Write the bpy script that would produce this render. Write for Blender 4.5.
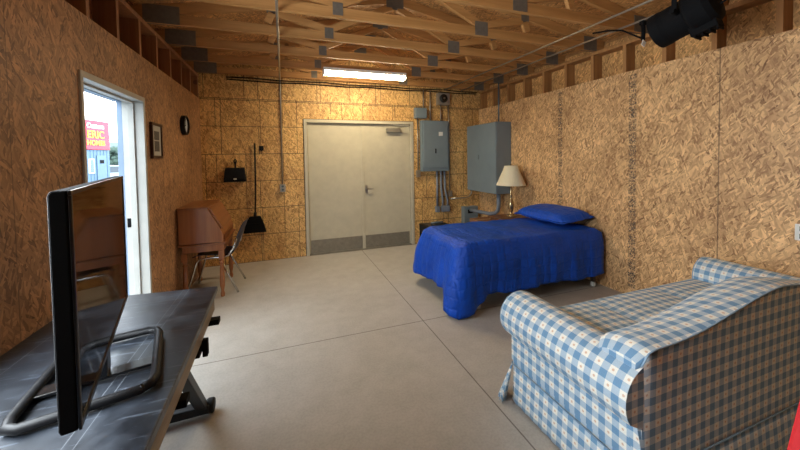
import bpy, math, random
from mathutils import Vector, Matrix, noise
random.seed(7)
PI = math.pi
for o in list(bpy.data.objects):
    bpy.data.objects.remove(o)
SC = bpy.context.scene
COL = SC.collection

# ------------------------------------------------------------------ camera
XL, XR, YB, ZT = -1.11, 3.53, 5.39, 2.78      # left wall, right wall, back wall, underside of trusses
YF = -2.6                                     # wall behind the camera
cam = bpy.data.cameras.new('camera')
cam.sensor_width = 36; cam.lens = 326.8/800*36; cam.shift_y = -(225-168.3)/800
cam.clip_start = .02; cam.clip_end = 500
co = bpy.data.objects.new('camera', cam); COL.objects.link(co)
M = Matrix.Rotation(-.3421, 3, 'Z') @ Matrix.Rotation(PI/2-.0317, 3, 'X') @ Matrix.Rotation(-.0153, 3, 'Z')
co.matrix_world = Matrix.Translation((0, 0, 1.546)) @ M.to_4x4()
SC.camera = co

# ------------------------------------------------------------------ light and exposure
SC.view_settings.view_transform = 'Standard'
SC.view_settings.look = 'None'
SC.view_settings.gamma = 1
SC.view_settings.exposure = 1.4
w = bpy.data.worlds.new('world'); SC.world = w; w.use_nodes = True
nt = w.node_tree; nt.nodes.clear()
out = nt.nodes.new('ShaderNodeOutputWorld'); bg = nt.nodes.new('ShaderNodeBackground')
tc = nt.nodes.new('ShaderNodeTexCoord'); nz = nt.nodes.new('ShaderNodeTexNoise'); nz.inputs['Scale'].default_value = 3
rp = nt.nodes.new('ShaderNodeValToRGB')
rp.color_ramp.elements[0].position = .35; rp.color_ramp.elements[0].color = (.66, .83, 1, 1)
rp.color_ramp.elements[1].position = .65; rp.color_ramp.elements[1].color = (.93, .98, 1, 1)
nt.links.new(tc.outputs['Generated'], nz.inputs['Vector']); nt.links.new(nz.outputs['Fac'], rp.inputs['Fac'])
nt.links.new(rp.outputs['Color'], bg.inputs['Color']); nt.links.new(bg.outputs[0], out.inputs[0])
bg.inputs['Strength'].default_value = 3.2

def portal(name, loc, rot, sx, sy):
    l = bpy.data.lights.new(name, 'AREA'); l.shape = 'RECTANGLE'; l.size = sx; l.size_y = sy
    l.cycles.is_portal = True
    o = bpy.data.objects.new(name, l); COL.objects.link(o); o.location = loc; o.rotation_euler = rot
# openings: doorway y 2.47..3.36 and an added, unseen window above the table (both in the left wall)
GY0, GY1, GZ0, GZ = .62, 1.72, .98, 2.25
portal('daylight_doorway', (XL-.17, 2.915, 1.05), (0, -PI/2, 0), 2.09, .89)
wl_ = bpy.data.lights.new('added_window_fill', 'AREA'); wl_.shape = 'RECTANGLE'; wl_.size = GZ-GZ0; wl_.size_y = GY1-GY0
wl_.energy = 64; wl_.color = (.86, .94, 1)  # fill lamp added outside the unseen window to light sofa and right wall
wo_ = bpy.data.objects.new('added_window_fill', wl_); COL.objects.link(wo_); wo_.location = (XL-.2, (GY0+GY1)/2, (GZ+GZ0)/2); wo_.rotation_euler = (0, -PI/2, 0)

# ------------------------------------------------------------------ helpers
def srgb(h):
    h = h.lstrip('#'); v = [int(h[i:i+2], 16)/255 for i in (0, 2, 4)]
    return tuple(x/12.92 if x <= .04045 else ((x+.055)/1.055)**2.4 for x in v)+(1,)

class MB:
    def __init__(s): s.v = []; s.f = []; s.uv = {}
    def add(s, vs, fs, uvs=None):
        b = len(s.v); s.v += [Vector(v) for v in vs]
        if uvs:
            for i, u in enumerate(uvs): s.uv[b+i] = u
        s.f += [tuple(b+i for i in f) for f in fs]; return s
    def box(s, x0, x1, y0, y1, z0, z1):
        v = [(x, y, z) for z in (z0, z1) for y in (y0, y1) for x in (x0, x1)]
        return s.add(v, [(0,2,3,1),(4,5,7,6),(0,1,5,4),(2,6,7,3),(0,4,6,2),(1,3,7,5)])
    def bar(s, a, b, w, h, up=(0,0,1)):
        a, b = Vector(a), Vector(b); d = (b-a).normalized(); u = Vector(up)
        if abs(d.dot(u)) > .98: u = Vector((1,0,0))
        x = d.cross(u).normalized(); z = x.cross(d).normalized()
        v = [p+x*(i*w/2)+z*(j*h/2) for p in (a, b) for i, j in ((-1,-1),(1,-1),(1,1),(-1,1))]
        return s.add(v, [(3,2,1,0),(4,5,6,7),(0,1,5,4),(1,2,6,5),(2,3,7,6),(3,0,4,7)])
    def tube(s, pts, r, n=10, cap=True):
        pts = [Vector(p) for p in pts]; rs = r if isinstance(r, (list, tuple)) else [r]*len(pts)
        vs = []; prev = None
        for i, p in enumerate(pts):
            d = (pts[min(i+1, len(pts)-1)]-pts[max(i-1, 0)]).normalized()
            if prev is None:
                u = Vector((0,0,1)) if abs(d.z) < .9 else Vector((1,0,0)); x = d.cross(u).normalized()
            else:
                x = (prev-d*prev.dot(d)).normalized()
            prev = x; y = d.cross(x)
            for k in range(n):
                a = 2*PI*k/n; vs.append(p+(x*math.cos(a)+y*math.sin(a))*rs[i])
        fs = []
        for i in range(len(pts)-1):
            for k in range(n):
                k2 = (k+1) % n; fs.append((i*n+k, i*n+k2, (i+1)*n+k2, (i+1)*n+k))
        if cap: fs += [tuple(reversed(range(n))), tuple(range((len(pts)-1)*n, len(pts)*n))]
        return s.add(vs, fs)
    def lathe(s, prof, c=(0,0,0), n=28, mat=None, cap=True, flute=0):
        vs = []; m = mat or Matrix.Identity(3); c = Vector(c)
        for r, z in prof:
            for k in range(n):
                a = 2*PI*k/n; rr = r*(1+flute*(k % 2))
                vs.append(c+m @ Vector((rr*math.cos(a), rr*math.sin(a), z)))
        fs = []
        L = len(prof)
        for i in range(L-1):
            for k in range(n):
                k2 = (k+1) % n; fs.append((i*n+k, i*n+k2, (i+1)*n+k2, (i+1)*n+k))
        if cap: fs += [tuple(reversed(range(n))), tuple(range((L-1)*n, L*n))]
        return s.add(vs, fs)
    def prism(s, poly, axis, a, b):
        n = len(poly)
        def P(p, t):
            return {'x': (t, p[0], p[1]), 'y': (p[0], t, p[1]), 'z': (p[0], p[1], t)}[axis]
        vs = [P(p, a) for p in poly]+[P(p, b) for p in poly]
        fs = [tuple(range(n)), tuple(reversed(range(n, 2*n)))]+[(i, i+n, (i+1) % n+n, (i+1) % n) for i in range(n)]
        return s.add(vs, fs)
    def grid(s, fn, nu, nv, uvf=None, wrapu=False):
        vs = []; uv = []
        for j in range(nv+1):
            for i in range(nu if wrapu else nu+1):
                vs.append(fn(i/nu, j/nv))
                if uvf: uv.append(uvf(i/nu, j/nv))
        W = nu if wrapu else nu+1; fs = []
        for j in range(nv):
            for i in range(nu):
                i2 = (i+1) % W if wrapu else i+1
                fs.append((j*W+i, j*W+i2, (j+1)*W+i2, (j+1)*W+i))
        return s.add(vs, fs, uv or None)
    def build(s, name, mat, parent=None, bevel=0, smooth=False, sub=0, solid=0, seg=2, fix=True):
        off = Vector(parent['_o']) if parent is not None and '_o' in parent else Vector((0,0,0))
        me = bpy.data.meshes.new(name)
        me.from_pydata([tuple(v-off) for v in s.v], [], s.f)
        if s.uv:
            l = me.uv_layers.new(name='UVMap')
            for lp in me.loops:
                l.data[lp.index].uv = s.uv.get(lp.vertex_index, (0, 0))
        if fix:
            import bmesh
            bm = bmesh.new(); bm.from_mesh(me); bmesh.ops.recalc_face_normals(bm, faces=bm.faces); bm.to_mesh(me); bm.free()
        me.materials.append(mat)
        if smooth or bevel:
            for p in me.polygons: p.use_smooth = bool(smooth)
        o = bpy.data.objects.new(name, me); COL.objects.link(o)
        if parent is not None: o.parent = parent; o['_o'] = tuple(off)
        else: o['_o'] = (0., 0., 0.)
        if solid:
            m = o.modifiers.new('solid', 'SOLIDIFY'); m.thickness = solid; m.offset = 0
        if bevel:
            m = o.modifiers.new('bevel', 'BEVEL'); m.width = bevel; m.segments = seg; m.limit_method = 'ANGLE'
        if sub:
            m = o.modifiers.new('sub', 'SUBSURF'); m.levels = sub; m.render_levels = sub
        return o

def tag(o, label=None, cat=None, group=None, kind=None):
    if label: o['label'] = label
    if cat: o['category'] = cat
    if group: o['group'] = group
    if kind: o['kind'] = kind
    return o
def thing(name, loc, label, cat, group=None):
    o = bpy.data.objects.new(name, None); COL.objects.link(o); o.location = loc; o.empty_display_size = .05
    o['_o'] = tuple(float(c) for c in loc)
    return tag(o, label, cat, group)
def local(name, loc, rot, label, cat, group=None):      # children are built in local coordinates
    o = thing(name, loc, label, cat, group); o['_o'] = (0., 0., 0.); o.rotation_euler = rot; return o
def copy_tree(o, parent=None):
    c = o.copy(); COL.objects.link(c)
    if parent is not None: c.parent = parent
    for ch in list(o.children): copy_tree(ch, c)
    return c

# ------------------------------------------------------------------ materials
def newmat(name):
    m = bpy.data.materials.new(name); m.use_nodes = True
    nt = m.node_tree; b = nt.nodes['Principled BSDF']; return m, nt, b
class NB:
    def __init__(s, nt): s.nt = nt
    def n(s, t, **k):
        x = s.nt.nodes.new(t)
        for a, b in k.items(): setattr(x, a, b)
        return x
    def l(s, a, b): s.nt.links.new(a, b)
    def math(s, op, a, b=None, clamp=False):
        x = s.n('ShaderNodeMath', operation=op, use_clamp=clamp)
        for i, v in enumerate((a, b)):
            if v is None: continue
            if isinstance(v, (int, float)): x.inputs[i].default_value = v
            else: s.l(v, x.inputs[i])
        return x.outputs[0]
    def mix(s, f, a, b, mode='MIX'):
        x = s.n('ShaderNodeMix', data_type='RGBA', blend_type=mode)
        for i, v in ((0, f), (6, a), (7, b)):
            if isinstance(v, (int, float)): x.inputs[i].default_value = v
            elif isinstance(v, tuple): x.inputs[i].default_value = v
            else: s.l(v, x.inputs[i])
        return x.outputs[2]
    def ramp(s, f, stops, interp='LINEAR'):
        x = s.n('ShaderNodeValToRGB'); e = x.color_ramp.elements; x.color_ramp.interpolation = interp
        while len(e) < len(stops): e.new(.5)
        for i, (p, c) in enumerate(stops): e[i].position = p; e[i].color = c
        s.l(f, x.inputs[0]); return x.outputs[0]
    def noise(s, vec, scale, detail=3, rough=.55):
        x = s.n('ShaderNodeTexNoise'); x.inputs['Scale'].default_value = scale
        x.inputs['Detail'].default_value = detail; x.inputs['Roughness'].default_value = rough
        s.l(vec, x.inputs['Vector']); return x.outputs['Fac']
    def bump(s, h, strength, dist, b):
        x = s.n('ShaderNodeBump'); x.inputs['Strength'].default_value = strength; x.inputs['Distance'].default_value = dist
        s.l(h, x.inputs['Height']); s.l(x.outputs[0], b.inputs['Normal'])

def simple(name, col, rough=.6, metal=0, var=0, scale=8, bump=0, coat=0, spec=None):
    m, nt, b = newmat(name); k = NB(nt)
    c = srgb(col) if isinstance(col, str) else col
    b.inputs['Roughness'].default_value = rough; b.inputs['Metallic'].default_value = metal
    if coat: b.inputs['Coat Weight'].default_value = coat
    if spec is not None: b.inputs['Specular IOR Level'].default_value = spec
    tc = k.n('ShaderNodeTexCoord').outputs['Object']
    nf = k.noise(tc, scale, 4)
    v = var or .06
    lo = tuple(x*(1-v) for x in c[:3])+(1,); hi = tuple(min(1, x*(1+v)) for x in c[:3])+(1,)
    k.l(k.ramp(nf, [(.3, lo), (.7, hi)]), b.inputs['Base Color'])
    if bump: k.bump(k.noise(tc, scale*6, 3), .4, bump, b)
    return m

def osb(name, plane, light='#c79a5e', mid='#a8773d', dark='#5d3a1a', lines=None, marks=None, darker=1.0):
    m, nt, b = newmat(name); k = NB(nt)
    tc = k.n('ShaderNodeTexCoord').outputs['Object']
    sp = k.n('ShaderNodeSeparateXYZ'); k.l(tc, sp.inputs[0])
    u, v = {'x': (1, 2), 'y': (0, 2), 'z': (0, 1)}[plane]
    U, V = sp.outputs[u], sp.outputs[v]
    cb = k.n('ShaderNodeCombineXYZ'); k.l(U, cb.inputs[0]); k.l(V, cb.inputs[1])
    # a little warp so the flakes are not perfectly straight
    wn = k.n('ShaderNodeTexNoise'); wn.inputs['Scale'].default_value = 9; k.l(cb.outputs[0], wn.inputs['Vector'])
    wv = k.n('ShaderNodeVectorMath', operation='MULTIPLY_ADD'); k.l(wn.outputs['Color'], wv.inputs[0])
    wv.inputs[1].default_value = (.02, .02, 0); k.l(cb.outputs[0], wv.inputs[2])
    vec = wv.outputs[0]
    base = None; height = None
    lo_ = tuple(x*.84 for x in srgb(mid)[:3])+(1,); hi_ = tuple(x*1.12 for x in srgb(light)[:3])+(1,); md_ = tuple((a+b2)/2 for a, b2 in zip(lo_, hi_)); drk = tuple(a*.75+b2*.25 for a, b2 in zip(srgb(dark), lo_))
    rampst = [(.10, drk), (.19, lo_), (.40, md_), (.70, hi_), (1, tuple(min(1, x*1.5) for x in hi_[:3])+(1,))]
    for i, (ang, L, W, th) in enumerate([(80, .12, .034, -1), (50, .13, .03, .4), (-60, .11, .026, .45), (95, .13, .026, .4), (20, .11, .022, .6), (72, .12, .019, .5), (112, .10, .017, .55), (-35, .08, .015, .7), (70, .06, .011, .75), (130, .05, .009, .8)]):
        mp = k.n('ShaderNodeMapping'); mp.vector_type = 'TEXTURE'
        mp.inputs['Location'].default_value = (i*3.7, i*1.3, 0)
        mp.inputs['Rotation'].default_value = (0, 0, math.radians(ang)); mp.inputs['Scale'].default_value = (L, W, 1)
        k.l(vec, mp.inputs['Vector'])
        vo = k.n('ShaderNodeTexVoronoi'); vo.voronoi_dimensions = '2D'; vo.inputs['Scale'].default_value = 1
        k.l(mp.outputs[0], vo.inputs['Vector'])
        sc = k.n('ShaderNodeSeparateColor'); k.l(vo.outputs['Color'], sc.inputs[0])
        # fibre streaks along the flake
        fb = k.noise(mp.outputs[0], 2.2, 3)
        val = k.math('ADD', k.math('MULTIPLY', sc.outputs[0], .75), k.math('MULTIPLY', fb, .3))
        c = k.ramp(val, rampst)
        edge = k.math('SMOOTH_MIN', vo.outputs['Distance'], .75)
        if base is None: base = c; height = val
        else:
            mk = k.math('MULTIPLY', k.math('GREATER_THAN', sc.outputs[1], th), k.math('LESS_THAN', vo.outputs['Distance'], .52))
            base = k.mix(mk, base, c)
            hm = k.n('ShaderNodeMix'); k.l(mk, hm.inputs[0]); k.l(height, hm.inputs[2]); k.l(val, hm.inputs[3]); height = hm.outputs[0]
    # broad tone variation
    bn = k.noise(cb.outputs[0], 1.6, 2)
    base = k.mix(1.0, base, k.ramp(bn, [(.3, (.78, .73, .68, 1)), (.7, (1.14, 1.13, 1.1, 1))]), 'MULTIPLY')
    if darker != 1.0: base = k.mix(1.0, base, (darker,)*3+(1,), 'MULTIPLY')
    def line(coord, at, w, col=(.05, .025, .01, 1), lo=None, hi=None, other=None, f=.85):
        nonlocal base
        mk = k.math('LESS_THAN', k.math('ABSOLUTE', k.math('SUBTRACT', coord, at)), w)
        if lo is not None: mk = k.math('MULTIPLY', mk, k.math('GREATER_THAN', other, lo))
        if hi is not None: mk = k.math('MULTIPLY', mk, k.math('LESS_THAN', other, hi))
        mk = k.math('MULTIPLY', mk, f)
        base = k.mix(mk, base, col)
    for ln in (lines or []):
        if ln[0] == 'u': line(U, ln[1], ln[2], f=ln[3] if len(ln) > 3 else .85)
        elif ln[0] == 'v': line(V, ln[1], ln[2], f=ln[3] if len(ln) > 3 else .85)
        elif ln[0] == 'brick':
            br = k.n('ShaderNodeTexBrick'); br.inputs['Scale'].default_value = 1
            br.inputs['Brick Width'].default_value = ln[1]; br.inputs['Row Height'].default_value = ln[2]
            br.inputs['Mortar Size'].default_value = ln[3]; br.inputs['Mortar Smooth'].default_value = 0
            br.offset = ln[4]; k.l(cb.outputs[0], br.inputs['Vector'])
            base = k.mix(k.math('MULTIPLY', br.outputs['Fac'], ln[5]), base, (.04, .02, .008, 1))
    for at, w, z0, z1 in (marks or []):      # a column of illegible stencil print
        mp = k.n('ShaderNodeMapping'); mp.inputs['Scale'].default_value = (42, 22, 1); k.l(cb.outputs[0], mp.inputs['Vector'])
        vo = k.n('ShaderNodeTexVoronoi'); vo.voronoi_dimensions = '2D'; vo.distance = 'CHEBYCHEV'; k.l(mp.outputs[0], vo.inputs['Vector'])
        sc = k.n('ShaderNodeSeparateColor'); k.l(vo.outputs['Color'], sc.inputs[0])
        mk = k.math('GREATER_THAN', sc.outputs[0], .55)
        rows = k.math('GREATER_THAN', k.math('FRACT', k.math('MULTIPLY', V, 7.3)), .12)
        a = k.math('LESS_THAN', k.math('ABSOLUTE', k.math('SUBTRACT', U, at)), w)
        mk = k.math('MULTIPLY', k.math('MULTIPLY', mk, a), k.math('MULTIPLY', rows, .92))
        mk = k.math('MULTIPLY', mk, k.math('MULTIPLY', k.math('GREATER_THAN', V, z0), k.math('LESS_THAN', V, z1)))
        base = k.mix(mk, base, (.035, .03, .03, 1))
    k.l(base, b.inputs['Base Color'])
    b.inputs['Roughness'].default_value = .55
    k.bump(height, .35, .004, b)
    return m

def wood(name, light, dark, axis='x', scale=1.0, rough=.6, coat=0, knots=True):
    m, nt, b = newmat(name); k = NB(nt)
    tc = k.n('ShaderNodeTexCoord').outputs['Object']
    mp = k.n('ShaderNodeMapping')
    s = {'x': (.6, 14, 14), 'y': (14, .6, 14), 'z': (14, 14, .6)}[axis]
    mp.inputs['Scale'].default_value = tuple(v*scale for v in s); k.l(tc, mp.inputs['Vector'])
    f = k.noise(mp.outputs[0], 1.6, 5, .6)
    c = k.ramp(f, [(.25, srgb(dark)), (.5, tuple((a+b2)/2 for a, b2 in zip(srgb(light), srgb(dark)))), (.75, srgb(light))])
    if knots:
        vo = k.n('ShaderNodeTexVoronoi'); vo.inputs['Scale'].default_value = 2.6; k.l(tc, vo.inputs['Vector'])
        mk = k.math('LESS_THAN', vo.outputs['Distance'], .09)
        c = k.mix(k.math('MULTIPLY', mk, .6), c, tuple(x*.3 for x in srgb(dark)[:3])+(1,))
    k.l(c, b.inputs['Base Color']); b.inputs['Roughness'].default_value = rough
    if coat: b.inputs['Coat Weight'].default_value = coat
    k.bump(f, .2, .002, b)
    return m

def concrete():
    m, nt, b = newmat('concrete'); k = NB(nt)
    tc = k.n('ShaderNodeTexCoord').outputs['Object']
    sp = k.n('ShaderNodeSeparateXYZ'); k.l(tc, sp.inputs[0])
    n1 = k.noise(tc, 1.1, 6, .6); n2 = k.noise(tc, 70, 2, .5); n3 = k.noise(tc, 6, 5, .7)
    c = k.ramp(n1, [(.3, srgb('#a39d94')), (.5, srgb('#b1aba2')), (.7, srgb('#bdb8af'))])
    c = k.mix(.45, c, k.ramp(n3, [(.3, srgb('#9e988f')), (.7, srgb('#c4bfb7'))]))
    c = k.mix(.22, c, k.ramp(n2, [(.35, srgb('#9e988f')), (.6, srgb('#c2bcb2'))]))
    for out_, at in ((sp.outputs[0], 1.21), (sp.outputs[1], 2.81)):
        wob = k.math('MULTIPLY', k.math('SUBTRACT', n3, .5), .004)
        mk = k.math('LESS_THAN', k.math('ABSOLUTE', k.math('SUBTRACT', k.math('ADD', out_, wob), at)), .0045)
        c = k.mix(k.math('MULTIPLY', mk, .75), c, (.09, .07, .055, 1))
    k.l(c, b.inputs['Base Color'])
    k.l(k.ramp(n1, [(.3, (.5, .5, .5, 1)), (.7, (.68, .68, .68, 1))]), b.inputs['Roughness'])
    k.bump(n2, .12, .001, b)
    return m

def gingham(name='gingham', period=.066):
    m, nt, b = newmat(name); k = NB(nt)
    uv = k.n('ShaderNodeUVMap').outputs[0]; sp = k.n('ShaderNodeSeparateXYZ'); k.l(uv, sp.inputs[0])
    fu = k.math('FRACT', k.math('DIVIDE', sp.outputs[0], period)); fv = k.math('FRACT', k.math('DIVIDE', sp.outputs[1], period))
    su = k.math('LESS_THAN', fu, .5); sv = k.math('LESS_THAN', fv, .5)
    t = k.math('MULTIPLY', k.math('ADD', su, sv), .5)
    c = k.ramp(t, [(0, srgb('#eeeade')), (.5, srgb('#b0c2cf')), (1, srgb('#6c94b6'))])
    # small tan flower in each pale square
    du = k.math('SUBTRACT', fu, .75); dv = k.math('SUBTRACT', fv, .75)
    d = k.math('SQRT', k.math('ADD', k.math('MULTIPLY', du, du), k.math('MULTIPLY', dv, dv)))
    c = k.mix(k.math('MULTIPLY', k.math('LESS_THAN', d, .085), .6), c, srgb('#c98f5a'))
    tc = k.n('ShaderNodeTexCoord').outputs['Object']
    wv = k.noise(tc, 420, 1)
    c = k.mix(.18, c, k.ramp(wv, [(.35, (.35, .35, .35, 1)), (.65, (1, 1, 1, 1))]), 'MULTIPLY')
    k.l(c, b.inputs['Base Color']); b.inputs['Roughness'].default_value = .9
    b.inputs['Sheen Weight'].default_value = .15
    k.bump(k.noise(tc, 14, 4), .35, .012, b)
    return m

def quilt(name, col, quiltlines=True):
    m, nt, b = newmat(name); k = NB(nt)
    tc = k.n('ShaderNodeTexCoord').outputs['Object']
    n1 = k.noise(tc, 5, 4, .6)
    mpq = k.n('ShaderNodeMapping'); mpq.inputs['Scale'].default_value = (34, 16, 9); k.l(tc, mpq.inputs['Vector']); n2 = k.noise(mpq.outputs[0], 1, 3, .6)
    c0 = srgb(col)
    c = k.ramp(n1, [(.3, tuple(x*.8 for x in c0[:3])+(1,)), (.7, tuple(min(1, x*1.15) for x in c0[:3])+(1,))])
    k.l(c, b.inputs['Base Color']); b.inputs['Roughness'].default_value = .5; b.inputs['Specular IOR Level'].default_value = .3
    b.inputs['Sheen Weight'].default_value = .04; b.inputs['Sheen Tint'].default_value = (.2, .4, 1, 1)
    wv = k.n('ShaderNodeTexWave'); wv.wave_type = 'BANDS'; wv.bands_direction = 'DIAGONAL'; wv.inputs['Scale'].default_value = 7
    wv.inputs['Distortion'].default_value = 3; wv.inputs['Detail'].default_value = 2; k.l(tc, wv.inputs['Vector'])
    sq = k.n('ShaderNodeSeparateXYZ'); k.l(tc, sq.inputs[0]); g_ = None
    for q_ in range(3):
        fr = k.math('FRACT', k.math('ADD', k.math('MULTIPLY', sq.outputs[q_], 10.5), k.math('MULTIPLY', n1, .9)))
        ln_ = k.math('MINIMUM', k.math('MULTIPLY', k.math('ABSOLUTE', k.math('SUBTRACT', fr, .5)), 6), 1)
        g_ = ln_ if g_ is None else k.math('MULTIPLY', g_, ln_)
    h = k.math('ADD', k.math('MULTIPLY', g_, .45), k.math('MULTIPLY', n2, .8))
    k.bump(h, .8, .014, b)
    return m

def emis(name, col, strength):
    m, nt, b = newmat(name); b.inputs['Base Color'].default_value = (.9, .9, .88, 1)
    b.inputs['Emission Color'].default_value = col; b.inputs['Emission Strength'].default_value = strength
    return m

M_osb_l = osb('osb_left_shaded', 'x', light='#a67c56', mid='#87603f', dark='#4c301c', lines=[('u', 1.9, .003, .5), ('u', 3.62, .003, .6), ('u', 4.84, .003, .6)])  # same board as the other walls, with shade put into the browner colours
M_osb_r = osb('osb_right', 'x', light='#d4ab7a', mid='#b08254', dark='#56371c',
              lines=[('u', 1.73, .005, .6), ('u', 2.95, .002, .35), ('u', 4.17, .002, .35), ('u', .51, .003)], marks=[(2.47, .04, .1, 2.4), (3.44, .035, .6, 2.4)])
M_osb_b = osb('osb_back', 'y', light='#dcb070', mid='#b8884c', dark='#5c3d1e',
              lines=[('brick', .92, .41, .004, .37, .9), ('brick', .53, .82, .004, .6, .85), ('brick', .61, .205, .0025, .4, .35), ('v', 2.44, .005)])
M_osb_c = osb('osb_deck', 'z', light='#c4935a', mid='#a67542', dark='#54341a', lines=[('brick', 2.4, 1.2, .004, .5, .8)])
M_osb_s = osb('osb_sheathing', 'x', light='#c89a60', mid='#a87842', dark='#5d3c1e')
M_stud = wood('stud_wood', '#b5824c', '#8a5c30', 'z')
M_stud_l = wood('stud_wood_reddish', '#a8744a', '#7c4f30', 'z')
M_truss = wood('truss_wood', '#c8955a', '#a06e38', 'x')
M_plate = simple('gusset_steel', '#6f675c', .5, .15, var=.15, scale=30)
M_conc = concrete()
M_frame = simple('painted_steel', '#bdb49e', .4)
M_doorp = simple('door_paint', '#bdb49c', .38)
M_kick = simple('brushed_steel', '#8d8678', .45, .5, var=.12, scale=20)
M_chrome = simple('chrome', '#c9c9c6', .2, 1)
M_steel = simple('conduit_steel', '#b0a99c', .35, .85)
M_grey = simple('grey_enamel', '#7c8a90', .45, .1, var=.05, scale=5)
M_greyd = simple('dark_grey_enamel', '#5f6a70', .5, .2)
M_pvc = simple('grey_plastic_pipe', '#78808a', .5)
M_black = simple('black_plastic', '#0a0a0d', .55, spec=.3)
M_blackm = simple('black_matte', '#08080a', .85, spec=.2)
M_rubber = simple('rubber', '#131313', .8)
M_white = simple('white_plastic', '#e4e2da', .4)
M_whitep = simple('white_door_paint', '#b4b1a8', .45)
M_gap = simple('dark_gap', '#1c120a', .9)

# ================================================================== STRUCTURE
def struct(mb, name, mat, parent=None, **k):
    o = mb.build(name, mat, parent, **k)
    if parent is None: o['kind'] = 'structure'
    return o
T = .17
struct(MB().box(XL-T, XR+T, YF-.15, YB+.15, -.1, 0), 'floor', M_conc)
# left wall lining with doorway and the added window opening (OSB to 2.44)
DY0, DY1, DZ = 2.52, 3.31, 2.04      # clear opening inside the frame
wl = MB()
for y0, y1, z0, z1 in ((YF, GY0, 0, 2.44), (GY0, GY1, 0, GZ0), (GY0, GY1, GZ, 2.44), (GY1, 2.425, 0, 2.44), (2.425, 3.365, 2.09, 2.44), (3.365, YB, 0, 2.44)):
    wl.box(XL-.012, XL, y0, y1, z0, z1)
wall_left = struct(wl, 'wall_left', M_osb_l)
sh = MB()
for y0, y1, z0, z1 in ((YF, GY0, 0, 2.87), (GY0, GY1, 0, GZ0), (GY0, GY1, GZ, 2.87), (GY1, 2.425, 0, 2.87), (2.425, 3.365, 2.09, 2.87), (3.365, YB, 0, 2.87)):
    sh.box(XL-T, XL-.14, y0, y1, z0, z1)
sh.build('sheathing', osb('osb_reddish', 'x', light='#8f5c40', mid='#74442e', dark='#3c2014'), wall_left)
MB().box(XL-.14, XL-.013, YF, YB, 2.44-.02, 2.44).build('blocking', M_stud_l, wall_left)
wn1 = MB(); wn1.box(XL-T, XL+.012, GY0, GY0+.05, GZ0, GZ); wn1.box(XL-T, XL+.012, GY1-.05, GY1, GZ0, GZ); wn1.box(XL-T, XL+.012, GY0+.05, GY1-.05, GZ0, GZ0+.05); wn1.box(XL-T, XL+.012, GY0+.05, GY1-.05, GZ-.05, GZ)
wn1.box(XL-.1, XL-.07, (GY0+GY1)/2-.02, (GY0+GY1)/2+.02, GZ0+.05, GZ-.05)
struct(wn1, 'window_added', M_whitep)  # unseen window, added so side light reaches the sofa
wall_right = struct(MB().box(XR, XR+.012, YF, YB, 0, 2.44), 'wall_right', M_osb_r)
MB().box(XR+.14, XR+T, YF, YB, 0, 2.87).build('sheathing', M_osb_s, wall_right)
MB().box(XR+.013, XR+.14, YF, YB, 2.42, 2.44).build('blocking', M_stud, wall_right)
MB().box(XR, XR+.14, YF, YB, 2.74, 2.78).build('top_plate', M_stud, wall_right, bevel=.003)
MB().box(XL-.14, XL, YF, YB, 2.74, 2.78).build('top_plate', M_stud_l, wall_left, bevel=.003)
y = YB-.06
i = 0
while y > -1.2:
    MB().box(XR+.002, XR+.139, y-.019, y+.019, 2.441, 2.739).build('stud', M_stud, wall_right)
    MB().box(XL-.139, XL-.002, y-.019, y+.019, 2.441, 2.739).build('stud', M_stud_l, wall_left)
    y -= .395
RZ = 3.36; XC = (XL+XR)/2; EAVE = 2.93
def roofz(x): return EAVE+(RZ-EAVE)*(1-abs(x-XC)/(XC-XL))
wb = MB()
DBX0, DBX1, DBZ = .312, 2.175, 2.18
wb.prism([(XL-T, 0), (DBX0, 0), (DBX0, DBZ), (DBX1, DBZ), (DBX1, 0), (XR+T, 0), (XR+T, roofz(XR+T)), (XC, RZ), (XL-T, roofz(XL-T))], 'y', YB, YB+.15)
wall_back = struct(wb, 'wall_back', M_osb_b)
wfm = MB().prism([(XL-T, 0), (XR+T, 0), (XR+T, roofz(XR+T)), (XC, RZ), (XL-T, roofz(XL-T))], 'y', YF-.12, YF)
struct(wfm, 'wall_front', osb('osb_front', 'y', light='#6e4e30', mid='#553a22', dark='#2f1d10'))  # colours darkened so this unseen wall bounces less light onto the sofa back
ce = MB()
for sx in (-1, 1):
    xe = XL-.5 if sx < 0 else XR+.5
    ze = roofz(xe)
    poly = [(xe, ze), (XC, RZ), (XC, RZ+.03), (xe, ze+.03)]
    ce.prism(poly, 'y', YF-.3, YB+.3)
struct(ce, 'ceiling', M_osb_c)
# eave blocking above the plates
struct(MB().box(XL-T, XL-.13, YF, YB, 2.87, 2.93), 'trim_1', M_stud)
struct(MB().box(XR+.14, XR+T, YF, YB, 2.87, 2.93), 'trim_2', M_stud)

# ---------------------------------------------------- double door at the back
d1 = MB()
d1.box(DBX0, DBX0+.05, YB-.02, YB+.13, 0, DBZ); d1.box(DBX1-.05, DBX1, YB-.02, YB+.13, 0, DBZ); d1.box(DBX0+.05, DBX1-.05, YB-.02, YB+.13, DBZ-.05, DBZ)
door1 = struct(d1, 'door_1', M_frame, bevel=.004)
xm = 1.27
for a, b, kick_w in ((DBX0+.055, xm-.004, 0), (xm+.004, DBX1-.055, 0)):
    lf = MB().box(a, b, YB+.035, YB+.08, .012, DBZ-.055).build('door_leaf', M_doorp, door1, bevel=.002)
    MB().box(a+.02, b-.03, YB+.030, YB+.0349, .02, .235).build('kick_plate', M_kick, lf)
MB().box(xm-.03, xm+.018, YB+.024, YB+.0345, .0, DBZ-.055).build('astragal', M_doorp, door1, bevel=.003)
hd = MB(); hd.lathe([(.0, 0), (.03, 0), (.03, .012), (.013, .014), (.012, .05)], (xm+.05, YB+.034, 1.03), 20, Matrix.Rotation(PI/2, 3, 'X'))
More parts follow.
